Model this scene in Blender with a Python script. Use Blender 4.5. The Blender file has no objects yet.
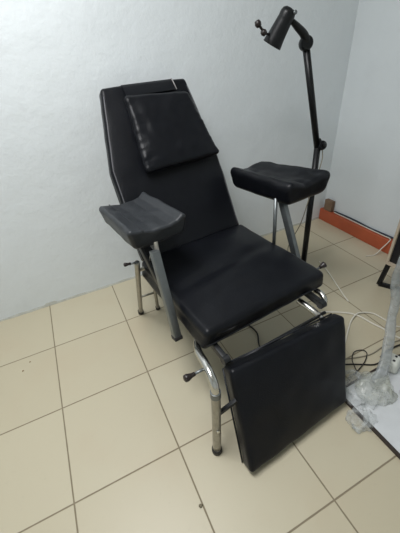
import bpy, bmesh, math, random
from mathutils import Vector, Matrix, noise
random.seed(7)
S = bpy.context.scene
C = S.collection

# ------------------------------------------------------------ camera
cam = bpy.data.objects.new('camera', bpy.data.cameras.new('camera'))
C.objects.link(cam)
M = Matrix(((0.89725, 0.30161, -0.32244), (-0.43611, 0.49155, -0.75378), (-0.06886, 0.81695, 0.57258)))
cam.matrix_world = Matrix.Translation((0.2943, -1.4055, 1.2720)) @ M.to_4x4()
cam.data.sensor_fit = 'HORIZONTAL'
cam.data.sensor_width = 36.0
cam.data.lens = 36.0 * 311.2 / 400.0
cam.data.clip_start = 0.02
S.camera = cam

# ------------------------------------------------------------ world, lights, exposure
w = bpy.data.worlds.new('room_fill'); S.world = w; w.use_nodes = True
w.node_tree.nodes['Background'].inputs[0].default_value = (0.80, 0.9, 1.0, 1)
w.node_tree.nodes['Background'].inputs[1].default_value = 0.3

def area(name, loc, target, size, power, col, size_y=None):
    l = bpy.data.lights.new(name, 'AREA'); l.energy = power; l.color = col
    l.shape = 'RECTANGLE' if size_y else 'SQUARE'; l.size = size
    if size_y: l.size_y = size_y
    o = bpy.data.objects.new(name, l); C.objects.link(o)
    o.location = loc
    d = Vector(target) - Vector(loc)
    o.rotation_euler = d.to_track_quat('-Z', 'Y').to_euler()
    return o
area('ceiling_lamp_light', (0.10, -0.66, 2.5), (0.10, -0.66, 0), 0.6, 45, (0.985, 0.99, 1.0), 1.1)

S.view_settings.view_transform = 'Standard'
S.view_settings.look = 'None'
S.view_settings.exposure = 0.0
S.view_settings.gamma = 1.0
S.view_settings.use_curve_mapping = False

# ------------------------------------------------------------ materials
def lin(r, g, b):
    f = lambda c: (c/255/12.92) if c/255 <= 0.04045 else ((c/255+0.055)/1.055)**2.4
    return (f(r), f(g), f(b), 1)

class Nt:
    def __init__(s, name):
        s.m = bpy.data.materials.new(name); s.m.use_nodes = True
        s.t = s.m.node_tree; s.b = s.t.nodes['Principled BSDF']
    def n(s, typ, **kw):
        n = s.t.nodes.new(typ)
        for k, v in kw.items():
            if k.startswith('i_'): n.inputs[k[2:].replace('_', ' ')].default_value = v
            else: setattr(n, k, v)
        return n
    def l(s, a, b): s.t.links.new(a, b)
    def math(s, op, a, b=None, c=None):
        n = s.n('ShaderNodeMath', operation=op)
        for i, x in enumerate((a, b, c)):
            if x is None: continue
            if isinstance(x, (int, float)): n.inputs[i].default_value = x
            else: s.l(x, n.inputs[i])
        return n.outputs[0]
    def mix(s, f, a, b):
        n = s.n('ShaderNodeMix', data_type='RGBA')
        for i, x in ((0, f), (6, a), (7, b)):
            if isinstance(x, (int, float, tuple)): n.inputs[i].default_value = x
            else: s.l(x, n.inputs[i])
        return n.outputs[2]
    def ramp(s, x, p0, p1):
        n = s.n('ShaderNodeMapRange', clamp=True)
        n.inputs['From Min'].default_value = p0; n.inputs['From Max'].default_value = p1
        s.l(x, n.inputs['Value']); return n.outputs[0]

def mat(name, col, rough=0.5, metal=0.0, var=0.12, scale=12, bump=0.0, bscale=80, **kw):
    k = Nt(name)
    tc = k.n('ShaderNodeTexCoord')
    nz = k.n('ShaderNodeTexNoise', i_Scale=scale, i_Detail=4.0)
    k.l(tc.outputs['Object'], nz.inputs['Vector'])
    dark = tuple(c*(1-var) for c in col[:3]) + (1,)
    lite = tuple(min(1, c*(1+var)) for c in col[:3]) + (1,)
    k.l(k.mix(nz.outputs[0], dark, lite), k.b.inputs['Base Color'])
    k.b.inputs['Roughness'].default_value = rough
    k.b.inputs['Metallic'].default_value = metal
    for a, v in kw.items(): k.b.inputs[a.replace('_', ' ')].default_value = v
    if bump:
        n2 = k.n('ShaderNodeTexNoise', i_Scale=bscale, i_Detail=3.0)
        k.l(tc.outputs['Object'], n2.inputs['Vector'])
        bp = k.n('ShaderNodeBump', i_Strength=bump, i_Distance=0.002)
        k.l(n2.outputs[0], bp.inputs['Height']); k.l(bp.outputs[0], k.b.inputs['Normal'])
    return k.m

leather = mat('black_vinyl', (0.0055, 0.0062, 0.0085), 0.36, bump=0.35, bscale=260, var=0.2, Specular_IOR_Level=0.22)
leather_worn = mat('worn_black_vinyl', (0.018, 0.020, 0.024), 0.45, bump=0.4, bscale=180, var=0.3, scale=9, Specular_IOR_Level=0.3)
leather_sheen = mat('sheen_painted_black_vinyl', (0.027, 0.030, 0.034), 0.40, bump=0.4, bscale=200, var=0.25, scale=9, Specular_IOR_Level=0.35)  # black vinyl with the sheen of the overhead light painted into a lighter base
pipe_m = mat('grey_piping', (0.10, 0.10, 0.11), 0.5)
seam_m = mat('pale_seam', (0.32, 0.31, 0.31), 0.6)
chrome = mat('chrome_tube', (0.62, 0.61, 0.58), 0.22, 1.0, var=0.15, scale=30)
old_chrome = mat('worn_chrome_tube', (0.40, 0.38, 0.33), 0.42, 0.8, var=0.3, scale=40, bump=0.2)
steel = mat('dull_grey_steel', (0.20, 0.215, 0.22), 0.40, 0.8, var=0.2, scale=30)
dark_steel = mat('dark_steel', (0.022, 0.023, 0.025), 0.45, 0.4)
rubber = mat('black_rubber', (0.02, 0.018, 0.017), 0.6)
knob_m = mat('dark_plastic_knob', (0.018, 0.012, 0.011), 0.35)
black_metal = mat('black_painted_metal', (0.006, 0.0065, 0.0075), 0.36, bump=0.1, Specular_IOR_Level=0.3)
orange_m = mat('terracotta_orange_tile', lin(176, 86, 54), 0.5, var=0.25, scale=9, bump=0.3, bscale=30)
brown_m = mat('brown_board', lin(120, 98, 78), 0.7, var=0.3, scale=40)
white_cable = mat('white_cable', lin(222, 218, 205), 0.45, var=0.05)
grey_cable = mat('grey_cable', lin(140, 134, 118), 0.5)
black_cable = mat('black_cable', (0.012, 0.011, 0.010), 0.5)
blue_cable = mat('dark_blue_cable', lin(50, 58, 72), 0.5)
white_plastic = mat('white_plastic', lin(214, 216, 208), 0.4, var=0.06, scale=25)
white_board = mat('white_board_surface', lin(205, 208, 210), 0.45, var=0.12, scale=22, bump=0.2)
dark_edge = mat('dark_brown_edge', lin(48, 38, 34), 0.5)
wood_edge = mat('pale_wood_edge', lin(190, 176, 156), 0.6, var=0.15, scale=20)
cab_black = mat('black_cabinet_front', (0.008, 0.008, 0.012), 0.5)
plaster_m = mat('rough_plaster', lin(176, 176, 166), 0.9, var=0.25, scale=40, bump=0.8, bscale=60)
chip_m = mat('grey_crumb', lin(120, 112, 92), 0.8, var=0.3, scale=90)
dot_m = mat('brown_crumb', lin(128, 104, 72), 0.8)

def film(name, col, alpha, rough=0.18):
    k = Nt(name)
    tc = k.n('ShaderNodeTexCoord')
    nz = k.n('ShaderNodeTexNoise', i_Scale=14.0, i_Detail=3.0, i_Distortion=1.5)
    k.l(tc.outputs['Object'], nz.inputs['Vector'])
    k.b.inputs['Base Color'].default_value = col
    k.b.inputs['Roughness'].default_value = rough
    a = k.ramp(nz.outputs[0], 0.3, 0.75)
    k.l(k.math('MULTIPLY_ADD', a, 0.40, alpha), k.b.inputs['Alpha'])
    bp = k.n('ShaderNodeBump', i_Strength=0.6, i_Distance=0.006)
    k.l(nz.outputs[0], bp.inputs['Height']); k.l(bp.outputs[0], k.b.inputs['Normal'])
    return k.m
film_m = film('clear_plastic_film', lin(222, 227, 226), 0.04)
sleeve_m = film('grey_plastic_sleeve', lin(176, 181, 181), 0.34, 0.3)
film_dense = film('milky_plastic', lin(214, 217, 204), 0.18)

def wall_mat(name, base):
    k = Nt(name)
    g = k.n('ShaderNodeNewGeometry')
    n1 = k.n('ShaderNodeTexNoise', i_Scale=1.6, i_Detail=5.0)
    n2 = k.n('ShaderNodeTexNoise', i_Scale=7.0, i_Detail=6.0, i_Roughness=0.6)
    n3 = k.n('ShaderNodeTexNoise', i_Scale=60.0, i_Detail=3.0)
    for n in (n1, n2, n3): k.l(g.outputs['Position'], n.inputs['Vector'])
    a = k.mix(n1.outputs[0], tuple(c*0.94 for c in base[:3])+(1,), tuple(min(1, c*1.05) for c in base[:3])+(1,))
    f = k.ramp(n2.outputs[0], 0.55, 0.8)
    a = k.mix(k.math('MULTIPLY', f, 0.35), a, tuple(c*0.88 for c in base[:3])+(1,))
    k.l(a, k.b.inputs['Base Color'])
    k.b.inputs['Roughness'].default_value = 0.62
    b1 = k.n('ShaderNodeBump', i_Strength=0.5, i_Distance=0.012)
    k.l(n2.outputs[0], b1.inputs['Height'])
    b2 = k.n('ShaderNodeBump', i_Strength=0.15, i_Distance=0.003)
    k.l(n3.outputs[0], b2.inputs['Height']); k.l(b1.outputs[0], b2.inputs['Normal'])
    k.l(b2.outputs[0], k.b.inputs['Normal'])
    return k.m
wall_m = wall_mat('white_painted_wall', lin(224, 230, 232.5))
ceil_m = wall_mat('white_ceiling', lin(240, 240, 238))

def floor_mat():
    k = Nt('cream_floor_tiles'); T = 0.4
    g = k.n('ShaderNodeNewGeometry')
    sx = k.n('ShaderNodeSeparateXYZ'); k.l(g.outputs['Position'], sx.inputs[0])
    ds = []; cells = []
    for ax in (0, 1):
        u = k.math('DIVIDE', sx.outputs[ax], T)
        r = k.math('ROUND', u)
        ds.append(k.math('ABSOLUTE', k.math('SUBTRACT', u, r)))
        cells.append(k.math('FLOOR', u))
    d = k.math('MINIMUM', ds[0], ds[1])
    wob = k.n('ShaderNodeTexNoise', i_Scale=25.0); k.l(g.outputs['Position'], wob.inputs['Vector'])
    d2 = k.math('ADD', d, k.math('MULTIPLY_ADD', wob.outputs[0], 0.003, -0.0015))
    grout = k.math('SUBTRACT', 1.0, k.ramp(d2, 0.0050, 0.0085))
    cx = k.n('ShaderNodeCombineXYZ'); k.l(cells[0], cx.inputs[0]); k.l(cells[1], cx.inputs[1])
    wn = k.n('ShaderNodeTexWhiteNoise', noise_dimensions='3D'); k.l(cx.outputs[0], wn.inputs['Vector'])
    n1 = k.n('ShaderNodeTexNoise', i_Scale=3.2, i_Detail=4.0); k.l(g.outputs['Position'], n1.inputs['Vector'])
    n2 = k.n('ShaderNodeTexNoise', i_Scale=38.0, i_Detail=6.0, i_Roughness=0.7); k.l(g.outputs['Position'], n2.inputs['Vector'])
    base = k.mix(wn.outputs['Value'], lin(190, 181, 156), lin(196, 188, 164))
    base = k.mix(k.math('MULTIPLY', k.ramp(n1.outputs[0], 0.5, 0.75), 0.45), base, lin(189, 174, 148))
    base = k.mix(k.math('MULTIPLY', k.ramp(n2.outputs[0], 0.6, 0.8), 0.25), base, lin(162, 150, 126))
    col = k.mix(grout, base, lin(132, 121, 100))
    k.l(col, k.b.inputs['Base Color'])
    k.l(k.math('MULTIPLY_ADD', grout, 0.4, 0.42), k.b.inputs['Roughness'])
    bp = k.n('ShaderNodeBump', i_Strength=0.4, i_Distance=0.002, invert=True)
    k.l(grout, bp.inputs['Height']); k.l(bp.outputs[0], k.b.inputs['Normal'])
    return k.m
floor_m = floor_mat()

# ------------------------------------------------------------ mesh helpers
def obj(name, bm, m, parent=None, smooth=True, angle=None):
    me = bpy.data.meshes.new(name)
    bmesh.ops.remove_doubles(bm, verts=bm.verts, dist=1e-5)
    bmesh.ops.recalc_face_normals(bm, faces=bm.faces)
    for f in bm.faces: f.smooth = smooth
    bm.to_mesh(me); bm.free()
    if angle is not None:
        me.set_sharp_from_angle(angle=math.radians(angle))
    me.materials.append(m)
    o = bpy.data.objects.new(name, me); C.objects.link(o)
    if parent is not None: o.parent = parent
    return o

def thing(name, label, cat, loc=(0, 0, 0), rz=0.0, group=None):
    o = bpy.data.objects.new(name, None); C.objects.link(o)
    o.location = loc; o.rotation_euler = (0, 0, rz); o.empty_display_size = 0.1
    return tag(o, label, cat, group)
def tag(o, label, cat, group=None):
    o['label'] = label; o['category'] = cat
    if group: o['group'] = group
    return o
def struct(o): o['kind'] = 'structure'; return o

def add_box(bm, c, d, rot=None):
    m = Matrix.Translation(c) @ (rot.to_4x4() if rot else Matrix.Identity(4)) @ Matrix.Diagonal((d[0], d[1], d[2], 1))
    return bmesh.ops.create_cube(bm, size=1.0, matrix=m)['verts']

def bevel(bm, r, seg=2):
    bmesh.ops.bevel(bm, geom=list(bm.edges), offset=r, segments=seg, affect='EDGES', profile=0.6, clamp_overlap=True)

def catmull(pts, n=8):
    P = [Vector(p) for p in pts]
    if len(P) < 3: return P
    P = [P[0]*2 - P[1]] + P + [P[-1]*2 - P[-2]]
    out = []
    for i in range(1, len(P)-2):
        for j in range(n):
            t = j/n; a, b, c, d = P[i-1:i+3]
            out.append(0.5*((2*b) + (c-a)*t + (2*a-5*b+4*c-d)*t*t + (3*b-a-3*c+d)*t**3))
    out.append(P[-2]); return out

def add_tube(bm, pts, r, seg=12, smooth=0, prof=None, caps=True):
    """sweep a circle (or the given 2-D profile) along pts; r number or list"""
    P = catmull(pts, smooth) if smooth else [Vector(p) for p in pts]
    n = len(P)
    rr = r if callable(r) else (lambda t: r)
    rings = []; T0 = None; N = None
    for i, p in enumerate(P):
        t = (P[min(i+1, n-1)] - P[max(i-1, 0)]).normalized()
        if N is None:
            ref = Vector((0, 0, 1)) if abs(t.z) < 0.9 else Vector((1, 0, 0))
            N = (ref - t*ref.dot(t)).normalized()
        else:
            N = (N - t*N.dot(t)).normalized()
        B = t.cross(N); R = rr(i/(n-1))
        if prof: ring = [bm.verts.new(p + N*a*R + B*b*R) for a, b in prof]
        else: ring = [bm.verts.new(p + N*math.cos(2*math.pi*k/seg)*R + B*math.sin(2*math.pi*k/seg)*R) for k in range(seg)]
        rings.append(ring)
    s = len(rings[0])
    for a, b in zip(rings, rings[1:]):
        for k in range(s): bm.faces.new((a[k], a[(k+1) % s], b[(k+1) % s], b[k]))
    if caps:
        bm.faces.new(rings[0][::-1]); bm.faces.new(rings[-1])

def add_bar(bm, a, b, w, d, side=(1, 0, 0)):
    """rectangular bar from a to b; w across 'side', d the other way"""
    a, b = Vector(a), Vector(b); t = (b-a).normalized()
    s = Vector(side); s = (s - t*s.dot(t)).normalized(); q = t.cross(s)
    rot = Matrix((s, q, t)).transposed()
    return add_box(bm, (a+b)/2, (w, d, (b-a).length), rot)

def add_lathe(bm, prof, base, axis, seg=24):
    axis = Vector(axis).normalized(); base = Vector(base)
    ref = Vector((0, 0, 1)) if abs(axis.z) < 0.9 else Vector((1, 0, 0))
    N = (ref-axis*ref.dot(axis)).normalized(); B = axis.cross(N)
    rings = []
    for r, h in prof:
        if r < 1e-6: rings.append([bm.verts.new(base+axis*h)])
        else: rings.append([bm.verts.new(base+axis*h+N*math.cos(2*math.pi*k/seg)*r+B*math.sin(2*math.pi*k/seg)*r) for k in range(seg)])
    for a, b in zip(rings, rings[1:]):
        for k in range(seg):
            va = [a[0]] if len(a) == 1 else [a[k], a[(k+1) % seg]]
            vb = [b[0]] if len(b) == 1 else [b[(k+1) % seg], b[k]]
            if len(va)+len(vb) >= 3: bm.faces.new(va+vb)

def rounded_slab(h, r, fn, n=(24, 24, 6)):
    """box with half sizes h and edge radius r, each point sent through fn(x,y,z)"""
    bm = bmesh.new()
    def axis(hh, n):
        inner = [(-hh+r) + 2*(hh-r)*i/n for i in range(n+1)]
        e = [0, .25, .5, .75]
        return [-hh + r*x for x in e] + inner + [hh - r*x for x in e[::-1]]
    ax = [axis(h[i], n[i]) for i in range(3)]
    vs = {}
    def V(i, j, k):
        key = (i, j, k)
        if key not in vs:
            p = Vector((ax[0][i], ax[1][j], ax[2][k]))
            q = Vector([max(-h[a]+r, min(h[a]-r, p[a])) for a in range(3)])
            d = p - q
            if d.length > 1e-9: p = q + d.normalized()*r
            vs[key] = bm.verts.new(fn(p.x, p.y, p.z))
        return vs[key]
    L = [len(a)-1 for a in ax]
    for a in range(3):
        b, c = (a+1) % 3, (a+2) % 3
        for side in (0, L[a]):
            for i in range(L[b]):
                for j in range(L[c]):
                    q = []
                    for di, dj in ((0, 0), (1, 0), (1, 1), (0, 1)):
                        idx = [0, 0, 0]; idx[a] = side; idx[b] = i+di; idx[c] = j+dj
                        q.append(V(*idx))
                    bm.faces.new(q)
    return bm

def nz(p, s, seed=0):
    return noise.noise(Vector((p[0]*s+seed, p[1]*s-seed, p[2]*s+seed*.5)))

# ------------------------------------------------------------ the room
WY, WX = 0.3883, 2.255           # back wall plane and right wall plane
X0, Y0, H = -1.9, -3.2, 2.65
def panel(name, c, d, m):
    bm = bmesh.new(); add_box(bm, c, d); return struct(obj(name, bm, m, smooth=False))
panel('floor', ((X0+WX)/2, (Y0+WY)/2, -0.05), (WX-X0+.4, WY-Y0+.4, 0.1), floor_m)
panel('ceiling', ((X0+WX)/2, (Y0+WY)/2, H+.05), (WX-X0+.4, WY-Y0+.4, 0.1), ceil_m)
panel('wall_back', ((X0+WX)/2, WY+.05, H/2), (WX-X0, .1, H), wall_m)
panel('wall_right', (WX+.05, (Y0+WY)/2, H/2), (.1, WY-Y0+.2, H), wall_m)
panel('wall_left', (X0-.05, (Y0+WY)/2, H/2), (.1, WY-Y0+.2, H), wall_m)
panel('wall_front', ((X0+WX)/2, Y0-.05, H/2), (WX-X0, .1, H), wall_m)
# rough plaster bead along the foot of the back wall
bm = bmesh.new(); N = 260; rows = []
for i in range(N+1):
    x = X0 + (WX-X0)*i/N
    hh = 0.008 + 0.009*max(0, noise.noise(Vector((x*9, 2, 0)))+.35) + (0.012 if abs(x-0.01) < 0.035 else 0)
    dd = 0.006 + 0.007*max(0, noise.noise(Vector((x*13, 5, 3)))+.4)
    rows.append([bm.verts.new((x, WY+.002, hh)), bm.verts.new((x, WY-dd*.5, hh*.8)), bm.verts.new((x, WY-dd, -.001))])
for a, b in zip(rows, rows[1:]):
    for k in (0, 1): bm.faces.new((a[k], a[k+1], b[k+1], b[k]))
struct(obj('trim_1', bm, plaster_m))

# ------------------------------------------------------------ the chair (local u right, v back, z up)
chair = thing('tattoo_chair', 'black vinyl reclining treatment chair with chrome tube legs and two armrests',
              'chair', (0.8825, -0.6975, 0), math.radians(6.0))

# seat
def f_seat(x, y, z):
    u = x/.30; v = (y+.29)/.58
    top = z > 0
    p = [x, y+.287, z+.44]
    if top:
        puff = 0.012*(1-u**4)*(1-(2*v-1)**4)
        fold = -0.007*math.exp(-((v-.50-.06*u)/.05)**2)*(1-u*u) + 0.004*math.exp(-((v-.40-.06*u)/.06)**2)*(1-u*u)
        p[2] += puff - .008 + fold + .004*nz(p, 9, 1)
    else:
        k = min(1, -z/.042); p[2] -= .017*k; p[0] *= 1+.05*k; p[1] += .006*k*(1-v)
    p[0] += .003*nz(p, 14, 2); p[1] += .003*nz(p, 14, 3)
    return p
seat = obj('seat', rounded_slab((.302, .288, .042), .022, f_seat, (40, 40, 4)), leather, chair)
bm = bmesh.new()
add_tube(bm, [(-.301, .57, .408), (-.301, .02, .408), (-.296, .006, .408), (-.28, .001, .408), (.28, .001, .408), (.296, .006, .408), (.301, .02, .408), (.301, .57, .408)], .003, 8)
obj('piping', bm, leather_worn, seat)
bm = bmesh.new(); add_box(bm, (0, .29, .388), (.56, .53, .018)); bevel(bm, .004)
obj('seat_board', bm, dark_steel, chair)

# backrest
INC = math.radians(29); BA = Vector((0, .56, .46))
bt = Vector((0, math.sin(INC), math.cos(INC))); bn = Vector((0, -math.cos(INC), math.sin(INC)))
def BP(u, t, off): return BA + Vector((u, 0, 0)) + bt*t + bn*off
def hw(t):
    K = [(-.05, .285), (0, .288), (.28, .290), (.44, .287), (.50, .274), (.80, .219), (.85, .212)]
    for (a, x), (b, y) in zip(K, K[1:]):
        if t <= b: return x + (y-x)*(t-a)/(b-a)
    return K[-1][1]
def shx(t): return .016*max(0, min(1, (t-.48)/.32))
def f_back(x, y, z):
    t = y + .40; s = x/.28
    uu = s*hw(t) + shx(t)
    off = z - .03
    if z > 0: off += .006*(1-s**4)*(1-(2*t/.8-1)**4)
    tt = t + (.014*s*0 + .012*(s*s-1)*-.4 if t > .6 else 0)
    p = BP(uu, tt, off)
    p.x += .003*nz(p, 11, 4); p.y += .003*nz(p, 11, 5)
    return p
back = obj('backrest', rounded_slab((.28, .40, .030), .018, f_back, (34, 44, 4)), leather, chair)
for s in (-1, 1):
    bm = bmesh.new()
    add_tube(bm, [BP(s*(hw(t)-.012)+shx(t), t, -.001) for t in [i*.02 for i in range(1, 39)]], .0028, 8)
    obj('piping', bm, pipe_m, back)
bm = bmesh.new()
for s in (-1, 1):
    add_tube(bm, [BP(s*.17, -.10, -.075), BP(s*.17, .62, -.075)], .012, 12)
for t in (.08, .60): add_tube(bm, [BP(-.17, t, -.075), BP(.17, t, -.075)], .010, 12)
obj('backrest_frame', bm, dark_steel, chair)

# head cushion strapped to the backrest
PC = [BP(-.121, .738, 0), BP(.200, .722, 0), BP(.268, .393, 0), BP(-.146, .385, 0)]
def f_head(x, y, z):
    a = (x/.16+1)/2; b = (y/.165+1)/2     # a right, b up
    lo = PC[3].lerp(PC[2], a); hi = PC[0].lerp(PC[1], a)
    p = lo.lerp(hi, b)
    e = min(1, 2.2*min(1-abs(x/.16), 1)); e2 = min(1, 2.2*(1-abs(y/.165)))
    fat = .50 + .50*max(0, min(1, e))**.5*max(0, min(1, e2))**.5
    off = .026 + z*fat*1.15 + (.014*(1-b))
    p = p + bn*off
    wr = 1-abs(x/.16)
    p = p + bn*(.004*nz(p, 22, 6) + .0055*math.exp(-(wr/.20)**2)*nz(Vector((x*2, y*7, 0)), 9, 31))
    p.x += .005*nz(p, 18, 7)
    return p
head = obj('head_cushion', rounded_slab((.16, .165, .024), .018, f_head, (30, 40, 4)), leather, chair)
bm = bmesh.new()                 # strap wrapped over the top edge of the backrest
us = (-.105, .155)
path = [(.74, .020), (.785, .008), (.799, .002), (.804, -.02), (.802, -.056), (.78, -.068), (.66, -.068)]
prev = None
for t, off in path:
    r = [bm.verts.new(BP(u, t, off)) for u in (us[0]+(us[1]-us[0])*i/8 for i in range(9))]
    if prev:
        for i in range(8): bm.faces.new((prev[i], prev[i+1], r[i+1], r[i]))
    prev = r
bmesh.ops.solidify(bm, geom=list(bm.faces), thickness=.004)
strap = obj('strap', bm, leather, head)
bm = bmesh.new()
add_tube(bm, [BP(us[1], t, o+.002) for t, o in path[:4]], .0026, 8)
o = obj('strap_edge', bm, seam_m, head); o['label'] = 'pale frayed edge of the strap'

# armrests: corners back-left, back-right, front-right, front-left of the upper rim, z of the rim
def armrest(name, K, ztop, zbot, flip, m, tip=0.0):
    def fn(x, y, z):
        a = (x/.12+1)/2; b = (y/.18+1)/2       # a right, b back
        q = [Vector((k[0], k[1], 0)) for k in K]
        p = q[3].lerp(q[2], a).lerp(q[0].lerp(q[1], a), b)
        h = (z/.04+1)/2
        s = (2*a-1)*flip                        # +1 inner side, -1 outer flap
        prof = [(-1.05, -.004), (-.86, .000), (-.52, -.013), (-.2, -.021), (.35, -.022), (.66, -.015), (.86, .002), (1.05, -.002)]
        if flip < 0: prof = [(-1.05, -.004), (-.80, .000), (-.45, -.006), (-.05, -.016), (.28, -.018), (.55, -.006), (.78, .001), (1.05, -.006)]
        zt = 0
        for (x0, y0), (x1, y1) in zip(prof, prof[1:]):
            if x0 <= s <= x1: zt = y0+(y1-y0)*(s-x0)/(x1-x0)
        inset = .030*(1-h)*(1-abs(2*a-1)*0)
        cx = sum((k.x for k in q))/4; cy = sum((k.y for k in q))/4
        sc = 1 - .14*(1-h)
        p.x = cx + (p.x-cx)*sc; p.y = cy + (p.y-cy)*(1-.06*(1-h))
        p.z = zbot + h*(ztop-zbot) + zt*h*1.0
        if s < 0: p.z += tip*(b)*(-s)*h
        p.x += .004*nz(p, 16, 8); p.y += .004*nz(p, 16, 9); p.z += .004*nz(p, 20, 10)*h
        return p
    return obj(name, rounded_slab((.12, .18, .04), .016 if flip > 0 else .024, fn, (40, 30, 5)), m, chair)
KL = [(-.418, .628), (-.190, .650), (-.158, .318), (-.400, .318)]
KR = [(.262, .640), (.462, .610), (.598, .255), (.303, .248)]
aL = armrest('armrest', KL, .765, .678, 1, leather_sheen, .0)
aL['label'] = 'armrest on the left of the photo, its black vinyl painted greyer for the overhead sheen'
aR = armrest('armrest', KR, .772, .666, -1, leather)
bm = bmesh.new()
def lerp2(K, a, b):
    f = Vector(K[3]).lerp(Vector(K[2]), a); g = Vector(K[0]).lerp(Vector(K[1]), a); return f.lerp(g, b)
for a, dz in ((.235, -.012),):
    add_tube(bm, [(*lerp2(KL, a, b/12), .765+dz) for b in range(13)], .0022, 6)
obj('seam', bm, leather_worn, aL)

# armrest supports
def support(side, top, bot, w, d, m, cap=True, name='armrest_support'):
    bm = bmesh.new(); add_bar(bm, top, bot, w, d); bevel(bm, .003)
    o = obj(name, bm, m, chair, angle=40)
    if cap:
        bm = bmesh.new(); t = (Vector(bot)-Vector(top)).normalized()
        add_bar(bm, Vector(bot)-t*.004, Vector(bot)+t*.012, w+.004, d+.004); bevel(bm, .002)
        obj('end_cap', bm, rubber, o, angle=40)
    return o
support(-1, (-.332, .270, .690), (-.340, .165, .345), .030, .034, steel)
support(-1, (-.350, .400, .690), (-.305, .330, .44), .010, .040, dark_steel, False)
support(1, (.352, .345, .690), (.338, .185, .40), .022, .036, steel)
bm = bmesh.new(); add_tube(bm, [(-.30, .33, .69), (-.285, .36, .42)], .009); o = obj('support_rod', bm, old_chrome, chair)
bm = bmesh.new(); add_tube(bm, [(.312, .335, .69), (.300, .310, .40)], .009); o = obj('support_rod', bm, steel, chair)
for s, u, v in ((-1, -.315, .38), (1, .36, .38)):       # brackets under the armrests
    bm = bmesh.new(); add_box(bm, (u, v+.02, .682), (.07, .14, .010)); bevel(bm, .003)
    add_bar(bm, (u+.02, v-.01, .68), (u+.02, v+.0, .635), .012, .05)
    obj('bracket', bm, dark_steel, chair, angle=40)

# frame rails
bm = bmesh.new()
for s in (-1, 1):
    add_tube(bm, [(s*.25, .12, .368), (s*.25, .16, .365), (s*.25, .50, .365), (s*.27, .56, .40)], .0115, 14, 5)
for v in (.20, .34, .54): add_tube(bm, [(-.25, v, .365), (.25, v, .365)], .010, 12)
obj('frame_rail', bm, chrome, chair)

def leg(pts, r, m, foot=True, smooth=5):
    bm = bmesh.new(); add_tube(bm, pts, r, 16, smooth)
    o = obj('leg', bm, m, chair)
    if foot:
        p = Vector(pts[-1]); bm = bmesh.new()
        add_lathe(bm, [(0, -.012), (r*1.25, -.012), (r*1.35, -.006), (r*1.35, .012), (r*1.1, .016), (0, .016)], p, (0, 0, 1), 16)
        obj('rubber_foot', bm, rubber, o, angle=50)
    return o
for s in (-1, 1):
    x = 1 if s < 0 else .60
    lg = leg(([(s*.295, .080, .366), (s*.312, .050, .372), (s*.328, .010, .388), (s*.338, -.045, .399)] if s < 0 else [(.19, .03, .350), (.195, -.02, .345)]) + [*([(s*.347, -.095, .394), (s*.352, -.124, .362)] if s < 0 else [(.205, -.075, .325)]), (s*.356*x, -.130, .27), (s*.365*x, -.137, .13), (s*.374*x, -.144, .012)], .0145, chrome)
    bm = bmesh.new(); add_tube(bm, [(s*.3535*x, -.127, .33), (s*.356*x, -.130, .27), (s*.365*x, -.137, .13), (s*.3735*x, -.1435, .02)], .0165, 16, 4)
    obj('lower_tube', bm, old_chrome, lg)
    # splayed rear legs
    leg(([(s*.338, .500, .515), (s*.335, .530, .46)] if s < 0 else [(.30, .525, .40)]) + [ (s*.322, .65, .22), (s*.311, .750, .012)], .0125, old_chrome)
leg([(-.262, .500, .53), (-.255, .56, .44), (-.232, .65, .22), (-.212, .722, .010)], .0095, old_chrome)
bm = bmesh.new()
add_tube(bm, [(-.335, .535, .45), (.28, .535, .42)], .009, 12)
add_tube(bm, [(-.322, .665, .19), (-.224, .675, .17)], .006, 10)
obj('cross_bar', bm, old_chrome, chair)
# clamp on the front-left leg
bm = bmesh.new(); add_lathe(bm, [(0, 0), (.0185, 0), (.0185, .026), (0, .026)], (-.353, -.1265, .322), (.03, .04, 1), 16)
obj('leg_clamp', bm, steel, chair, angle=40)
bm = bmesh.new(); add_lathe(bm, [(0, 0), (.006, 0), (.006, .004), (0, .004)], (-.369, -.152, .155), (-.3, -1, .1), 12)
obj('bolt', bm, chrome, chair, angle=40)

# levers with knobs
def lever(a, b, knob_r, knob_l):
    bm = bmesh.new(); add_tube(bm, [a, b], .005, 10); o = obj('lever', bm, steel, chair)
    d = (Vector(b)-Vector(a)).normalized(); bm = bmesh.new()
    add_lathe(bm, [(0, -.004), (.007, -.004), (knob_r*.6, knob_l*.2), (knob_r, knob_l*.7), (knob_r*.95, knob_l*.92), (knob_r*.6, knob_l), (0, knob_l)], b, d, 16)
    obj('knob', bm, knob_m, o)
lever((-.332, -.060, .392), (-.393, -.062, .399), .013, .036)
lever((-.33, .50, .515), (-.372, .500, .523), .009, .026)
lever((.29, .055, .445), (.322, .048, .460), .014, .026)

# footrest, hanging down in front of the seat
FT = [Vector((-.277, -.106, .372)), Vector((.254, -.157, .372)), Vector((.175, -.300, .034)), Vector((-.326, -.292, .028))]  # front face TL TR BR BL
fnrm = ((FT[1]-FT[0]).cross(FT[3]-FT[0])).normalized()
if fnrm.y > 0: fnrm = -fnrm
def f_foot(x, y, z):
    a = (x/.26+1)/2; b = (y/.19+1)/2
    p = FT[3].lerp(FT[2], a).lerp(FT[0].lerp(FT[1], a), b)
    puff = .006*(1-(x/.26)**4)*(1-(y/.19)**4) if z > 0 else 0
    p = p + fnrm*(z - .033 + puff)
    p += Vector((nz(p, 13, 11), nz(p, 13, 12), nz(p, 13, 13)))*.004
    return p
foot = obj('footrest', rounded_slab((.26, .19, .033), .017, f_foot, (36, 30, 4)), leather, chair)
bm = bmesh.new()
loop = [FT[0], FT[1], FT[2], FT[3], FT[0]]
for a, b in zip(loop, loop[1:]):
    add_tube(bm, [a.lerp(b, .03) - fnrm*.064, a.lerp(b, .97) - fnrm*.064], .0035, 8)
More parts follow.
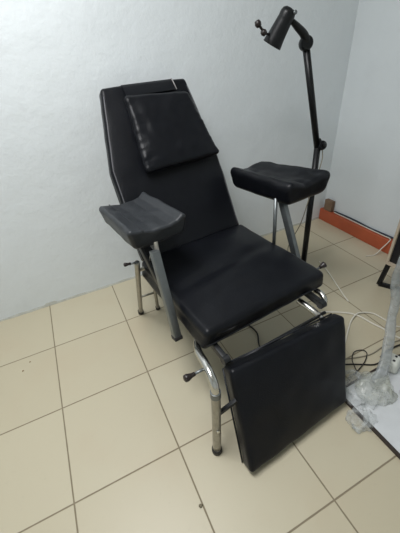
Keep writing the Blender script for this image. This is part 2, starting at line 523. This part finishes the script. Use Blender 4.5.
obj('piping', bm, leather_worn, foot)
for a in (.10, .90):
    bm = bmesh.new()
    p0 = FT[0].lerp(FT[1], a) - fnrm*.072; p1 = FT[3].lerp(FT[2], a) - fnrm*.072
    add_bar(bm, p0.lerp(p1, .02), p0.lerp(p1, .7), .03, .012)
    bevel(bm, .002)
    obj('footrest_bracket', bm, dark_steel, chair, angle=40)
bm = bmesh.new(); add_tube(bm, [(-.27, -.062, .335), (.235, -.075, .335)], .007, 12); obj('hinge_rod', bm, dark_steel, chair)
for u in (-.262, .225):
    bm = bmesh.new(); add_bar(bm, (u, .05, .385), (u, -.062, .374), .020, .030); bevel(bm, .003)
    add_lathe(bm, [(0, 0), (.017, 0), (.017, .026), (0, .026)], (u-.013, -.058, .374), (1, 0, 0), 14)
    obj('hinge', bm, dark_steel, chair, angle=40)
bm = bmesh.new(); add_tube(bm, [(.262, .01, .385), (.262, -.02, .388), (.256, -.045, .378), (.250, -.055, .35)], .012, 14, 5)
obj('hinge_tube', bm, chrome, chair)
bm = bmesh.new(); add_bar(bm, (-.358, -.134, .225), (-.285, -.150, .270), .014, .014, (0, 0, 1)); bevel(bm, .002)
obj('brace', bm, dark_steel, chair, angle=40)

# ------------------------------------------------------------ floor lamp
lamp = thing('floor_lamp', 'black articulated floor lamp with cone head standing behind the right armrest', 'lamp', (1.60, -.12, 0))
def L(p): return Vector(p) - Vector((1.60, -.12, 0))
bm = bmesh.new(); add_lathe(bm, [(0, 0), (.054, 0), (.056, .006), (.054, .018), (.03, .024), (.018, .05), (0, .05)], (0, 0, 0), (0, 0, 1), 32)
obj('base', bm, black_metal, lamp, angle=40)
bm = bmesh.new(); add_tube(bm, [L((1.60, -.12, .02)), L((1.628, -.07, .78))], .0175, 16); obj('pole', bm, black_metal, lamp)
bm = bmesh.new(); add_lathe(bm, [(0, -.02), (.022, -.02), (.025, -.014), (.025, .014), (.022, .02), (0, .02)], L((1.650, -.075, .788)), (-.3, -.8, .3), 20)
add_lathe(bm, [(0, 0), (.009, 0), (.011, .02), (.007, .026), (0, .026)], L((1.644, -.09, .794)), (-.3, -.8, .3), 14)
add_tube(bm, [L((1.628, -.07, .76)), L((1.655, -.075, .79)), L((1.63, -.07, .82))], .012, 10)
obj('joint', bm, black_metal, lamp, angle=40)
bm = bmesh.new(); add_tube(bm, [L((1.632, -.065, .775)), L((1.486, -.06, 1.235))], .0165, 16); obj('lower_arm', bm, black_metal, lamp)
bm = bmesh.new(); add_lathe(bm, [(0, -.018), (.026, -.018), (.03, -.012), (.03, .012), (.026, .018), (0, .018)], L((1.480, -.06, 1.258)), (-.3, -.9, .2), 20)
add_tube(bm, [L((1.484, -.06, 1.262)), L((1.462, -.06, 1.292)), L((1.425, -.06, 1.318)), L((1.404, -.06, 1.332)), L((1.386, -.06, 1.345))], lambda t: .020-.010*t, 12, 4)
obj('elbow', bm, black_metal, lamp, angle=40)
hp = Vector((1.366, -.06, 1.366)); ho = Vector((1.322, -.020, 1.262)); ax = (ho-hp).normalized(); HL = (ho-hp).length
bm = bmesh.new()
add_lathe(bm, [(0, -.022), (.018, -.020), (.029, -.012), (.033, .000), (.032, .018), (.033, .026), (.038, HL*.7), (.0435, HL), (.0415, HL), (.036, HL*.7), (.030, .030), (0, .026)], L(hp), ax, 32)
sh = obj('lamp_shade', bm, black_metal, lamp, angle=50)
bulb = mat('lamp_bulb_glass', (0.5, 0.5, 0.48), 0.2)
bm = bmesh.new(); add_lathe(bm, [(0, .028), (.012, .028), (.014, .05), (.022, .075), (.020, .092), (0, .102)], L(hp), ax, 20)
obj('bulb', bm, bulb, sh)
bm = bmesh.new()
add_tube(bm, [L((1.300, -.03, 1.300)), L((1.262, -.045, 1.306)), L((1.240, -.065, 1.314)), L((1.222, -.06, 1.334))], .005, 8)
add_lathe(bm, [(0, -.014), (.010, -.011), (.014, 0), (.010, .011), (0, .014)], L((1.218, -.06, 1.338)), (-.5, 0, .8), 14)
add_lathe(bm, [(0, -.012), (.011, -.009), (.013, 0), (.010, .009), (0, .012)], L((1.244, -.065, 1.308)), (-.8, 0, .5), 14)
obj('shade_knob', bm, knob_m, sh)
bm = bmesh.new(); add_lathe(bm, [(0, 0), (.008, 0), (.008, .008), (0, .008)], L(hp+Vector((.012, -.028, 0))), (0, -1, .2), 12); obj('switch', bm, steel, sh)
bm = bmesh.new()
add_tube(bm, [L((1.655, -.08, .775)), L((1.655, -.09, .70)), L((1.60, -.10, .55)), L((1.55, -.10, .35)), L((1.52, -.05, .18)), L((1.57, .0, .05)), L((1.60, -.03, .012))], .0028, 8, 8)
obj('cord', bm, grey_cable, lamp)

# ------------------------------------------------------------ right wall: terracotta plank, block, wall cords
bm = bmesh.new(); add_box(bm, (2.229, -.035, .049), (.046, .83, .096)); bevel(bm, .003)
tag(obj('skirting_plank', bm, orange_m, angle=40), 'terracotta orange plank lying along the foot of the right wall', 'plank')
bm = bmesh.new(); add_box(bm, (2.232, .312, .1415), (.034, .078, .089)); bevel(bm, .003)
tag(obj('wood_block', bm, brown_m, angle=40), 'small brown block standing on the orange plank by the corner', 'block')
def cord(name, pts, r, m, label, cat='cable', smooth=8):
    bm = bmesh.new(); add_tube(bm, pts, r, 8, smooth)
    return tag(obj(name, bm, m), label, cat)
cord('wall_cord', [(2.245, y, .106+.003*math.sin(y*17)) for y in (.26, .15, .05, -.08, -.2, -.3, -.45)], .0055, blue_cable,
     'dark cord running along the right wall above the orange plank')
cord('wall_cord', [(2.229, y, .1035+.0005*math.sin(y*23)) for y in (.25, .12, .0, -.1, -.21, -.26)] + [(2.20, -.275, .095), (2.17, -.262, .05), (2.12, -.255, .005), (2.06, -.235, .005)], .0036, white_cable,
     'white cord lying on top of the orange plank and dropping to the floor')

# ------------------------------------------------------------ black cabinet at the right edge
cab = thing('side_cabinet', 'black cabinet with pale wooden edges on black metal legs at the right edge', 'cabinet', (1.866, -.497, 0), math.radians(-83))
# local x runs along the visible front (towards the camera side), local y goes away from the viewer
W, D, Zb, Zt = .42, .30, .17, .62
bm = bmesh.new(); add_box(bm, (W/2, D/2, (Zb+Zt)/2), (W-.012, D-.012, Zt-Zb-.01)); bevel(bm, .002)
obj('body', bm, cab_black, cab, angle=40)
bm = bmesh.new()
for x in (.006, W-.006): add_box(bm, (x, -.001, (Zb+Zt)/2), (.014, .014, Zt-Zb))
for z in (Zb+.007, Zt-.007): add_box(bm, (W/2, -.001, z), (W, .016, .016))
for x in (.006, W-.006): add_box(bm, (x, D-.006, (Zb+Zt)/2), (.014, .014, Zt-Zb))
for z in (Zb+.007, Zt-.007):
    add_box(bm, (W/2, D-.006, z), (W, .016, .016))
    for x in (.006, W-.006): add_box(bm, (x, D/2, z), (.014, D, .016))
obj('edge_trim', bm, wood_edge, cab, smooth=False)
for y in (.008, D-.03):
    bm = bmesh.new()
    a = [(.012, y, Zb-.005), (-.004, y-.002, .010), (.135, y+.06, .010), (.12, y+.01, Zb-.005)]
    for p, q in zip(a, a[1:]): add_bar(bm, p, q, .022, .022, (0, 1, 0))
    bm2 = obj('leg', bm, black_metal, cab, smooth=False)
for y in (.008, D-.03):
    bm = bmesh.new()
    a = [(W-.012, y, Zb-.005), (W+.004, y-.002, .010), (W-.12, y+.03, .010), (W-.12, y+.01, Zb-.005)]
    for p, q in zip(a, a[1:]): add_bar(bm, p, q, .022, .022, (0, 1, 0))
    obj('leg', bm, black_metal, cab, smooth=False)

# ------------------------------------------------------------ white board on the floor, right foreground
board = thing('floor_board', 'white flat board with dark edge lying on the floor at right', 'board', (1.10, -.915, 0))
bm = bmesh.new(); add_box(bm, (.36, -.32, .007), (.70, .64, .010)); bevel(bm, .002); obj('panel', bm, white_board, board, angle=40)
bm = bmesh.new(); add_box(bm, (.004, -.32, .0075), (.011, .65, .013)); add_box(bm, (.36, .002, .0075), (.72, .010, .012)); obj('edge_strip', bm, dark_edge, board, smooth=False)

# power adaptor, brown lid
ad = thing('power_socket', 'white rounded plug socket with two holes on the white board', 'socket', (1.405, -.930, .0125), math.radians(20))
def f_ad(x, y, z):
    k = 1-.25*(z/.03+1)/2
    return (x*k, y*k, z+.0305)
obj('body', rounded_slab((.045, .038, .030), .018, f_ad, (8, 8, 6)), white_plastic, ad)
for x in (-.016, .014):
    bm = bmesh.new(); add_lathe(bm, [(0, 0), (.0055, 0), (.0055, .003), (0, .003)], (x, -.008, .0595), (0, 0, 1), 12); obj('hole', bm, dark_steel, ad)
bm = bmesh.new(); add_lathe(bm, [(0, 0), (.034, 0), (.037, .006), (.035, .022), (.026, .032), (0, .034)], (0, 0, 0), (0, 0, 1), 24)
o = tag(obj('bottle_lid', bm, mat('brown_plastic', lin(92, 78, 74), .45), angle=50), 'round brown lid lying on the white board at the photo edge', 'lid'); o.location = (1.348, -1.068, .0125)

# ------------------------------------------------------------ clear plastic wrap
bag = thing('plastic_wrap', 'long clear plastic sleeve hanging down into a crumpled heap on the floor', 'plastic sleeve', (1.24, -.97, 0))
def Lb(p): return Vector(p) - Vector((1.24, -.97, 0))
def crumple(bm, amp, s, seed):
    bmesh.ops.subdivide_edges(bm, edges=bm.edges, cuts=1, use_grid_fill=True)
    for v in bm.verts:
        p = v.co.copy()
        v.co += Vector((nz(p, s, seed), nz(p, s, seed+5), nz(p, s, seed+9)))*amp + Vector((nz(p, s*2.7, seed), nz(p, s*2.7, seed+3), nz(p, s*2.7, seed+7)))*amp*.5
        if v.co.z < .002: v.co.z = .002 + random.random()*.001
sl = [(1.50, -.785, .52), (1.49, -.788, .46), (1.485, -.79, .38), (1.472, -.815, .30), (1.428, -.856, .22), (1.365, -.912, .14), (1.29, -.96, .07), (1.23, -.98, .05)]
bm = bmesh.new(); add_tube(bm, [Lb(p) for p in sl], lambda t: .036+.004*math.sin(t*9)-.010*t, 14, 5, prof=[(math.cos(a)*1.0, math.sin(a)*.55) for a in [2*math.pi*i/14 for i in range(14)]], caps=False)
crumple(bm, .006, 10, 3)
obj('sleeve', bm, sleeve_m, bag)
bm = bmesh.new(); add_tube(bm, [Lb(p) for p in [(1.49, -.788, .46), (1.54, -.82, .35), (1.585, -.85, .22), (1.575, -.89, .10), (1.53, -.95, .045)]], lambda t: .014+.004*math.sin(t*6), 12, 5, prof=[(math.cos(a), math.sin(a)*.5) for a in [2*math.pi*i/12 for i in range(12)]], caps=False)
crumple(bm, .006, 14, 13)
obj('sleeve', bm, sleeve_m, bag)
def heap(name, c, r, h, seed, m, amp=.02):
    bm = bmesh.new(); bmesh.ops.create_icosphere(bm, subdivisions=4, radius=1)
    for v in bm.verts:
        p = v.co.copy(); k = 1+.28*nz(p, 1.6, seed)-.60*abs(nz(p, 1.7, seed+2))-.12*abs(nz(p, 4.5, seed+4))+.10
        v.co = Vector((c[0]+p.x*r[0]*k, c[1]+p.y*r[1]*k, max(.003, c[2]+p.z*h*k)))
    obj(name, bm, m, bag)
heap('crumpled_film', Lb((1.195, -.960, .015)), (.088, .080), .045, 1, film_m)
heap('crumpled_film', Lb((1.092, -1.048, .012)), (.060, .050), .030, 4, film_m)
heap('crumpled_film', Lb((1.245, -.985, .02)), (.080, .075), .065, 8, film_dense)
bm = bmesh.new()                 # twisted loop of film behind the heap
add_tube(bm, [Lb(p) for p in [(1.135, -.90, .02), (1.18, -.865, .03), (1.23, -.89, .03), (1.21, -.95, .03), (1.15, -1.0, .03), (1.10, -1.06, .025), (1.06, -1.075, .018), (1.035, -1.05, .016)]], lambda t: .013, 10, 6, prof=[(math.cos(a), math.sin(a)*.6) for a in [2*math.pi*i/10 for i in range(10)]])
crumple(bm, .006, 30, 23)
obj('twisted_film', bm, film_m, bag)

# ------------------------------------------------------------ cables on the floor
cord('white_cable', [(1.745, -.12, .005), (1.72, -.21, .005), (1.665, -.345, .005), (1.62, -.45, .005), (1.596, -.513, .005)], .0042, white_cable,
     'straight white cable on the tiles just right of the seat')
cord('white_cable', [(1.40, -.50, .005), (1.512, -.575, .005), (1.545, -.615, .005), (1.556, -.64, .005), (1.568, -.701, .005), (1.585, -.76, .005), (1.60, -.84, .005), (1.66, -.92, .005)], .0045, white_cable,
     'white cable curving from behind the footrest, nearest the footrest top of the crossing pair')
cord('white_cable', [(1.30, -.76, .005), (1.37, -.71, .005), (1.46, -.65, .006), (1.51, -.625, .012), (1.565, -.615, .012), (1.63, -.648, .006), (1.646, -.711, .005), (1.66, -.78, .005), (1.76, -.84, .005)], .0038, white_cable,
     'thinner white cable arching over the other one and then running toward the cabinet')
cord('black_cable', [(1.10, -.76, .005), (1.249, -.826, .005), (1.31, -.86, .005), (1.364, -.889, .005), (1.44, -.892, .006), (1.497, -.905, .005), (1.7, -.94, .005)], .0034, black_cable,
     'black cable crossing the tiles behind the plastic heap')
cord('black_cable', [(1.42, -.872, .005), (1.50, -.862, .005), (1.60, -.872, .005), (1.75, -.90, .005)], .0042, black_cable,
     'thick black cable right of the plastic sleeve, above the white socket')
cord('grey_cable', [(1.15, -.74, .004), (1.27, -.80, .004), (1.39, -.838, .004), (1.52, -.835, .004), (1.70, -.87, .004)], .003, grey_cable,
     'thin grey cable running just beyond the black cable on the tiles')
cord('cable_loop', [(1.245, -.885, .006), (1.262, -.872, .006), (1.29, -.822, .008), (1.335, -.793, .008), (1.378, -.803, .008), (1.380, -.828, .008), (1.33, -.858, .008), (1.262, -.878, .008), (1.235, -.882, .006)], .0023, black_cable,
     'small black loop of cable lying on the tiles right of the footrest', 'cable')
cord('black_cable', [(.98, -.33, .005), (1.0, -.45, .005), (.96, -.55, .005), (1.05, -.62, .005), (1.18, -.60, .005), (1.30, -.66, .005)], .004, black_cable,
     'black cable on the floor under the seat, seen through the footrest gap')

# crumbs
def crumb(x, y, r, m, label):
    bm = bmesh.new(); bmesh.ops.create_icosphere(bm, subdivisions=2, radius=1)
    for v in bm.verts:
        k = 1+.5*nz(v.co, 1.7, x*9); v.co = Vector((v.co.x*r*k, v.co.y*r*k*.8, max(0.0, v.co.z*r*.5*k+r*.25)))
    o = tag(obj('crumb', bm, m), label, 'debris'); o.location = (x, y, .0003)
crumb(.393, -1.009, .0075, chip_m, 'grey chip of debris on the grout line in the foreground')
crumb(-.161, -.088, .0045, dot_m, 'tiny brown crumb on the left tiles, the nearer of the two')
crumb(-.127, -.044, .004, dot_m, 'tiny brown crumb on the left tiles, the one nearer the wall')
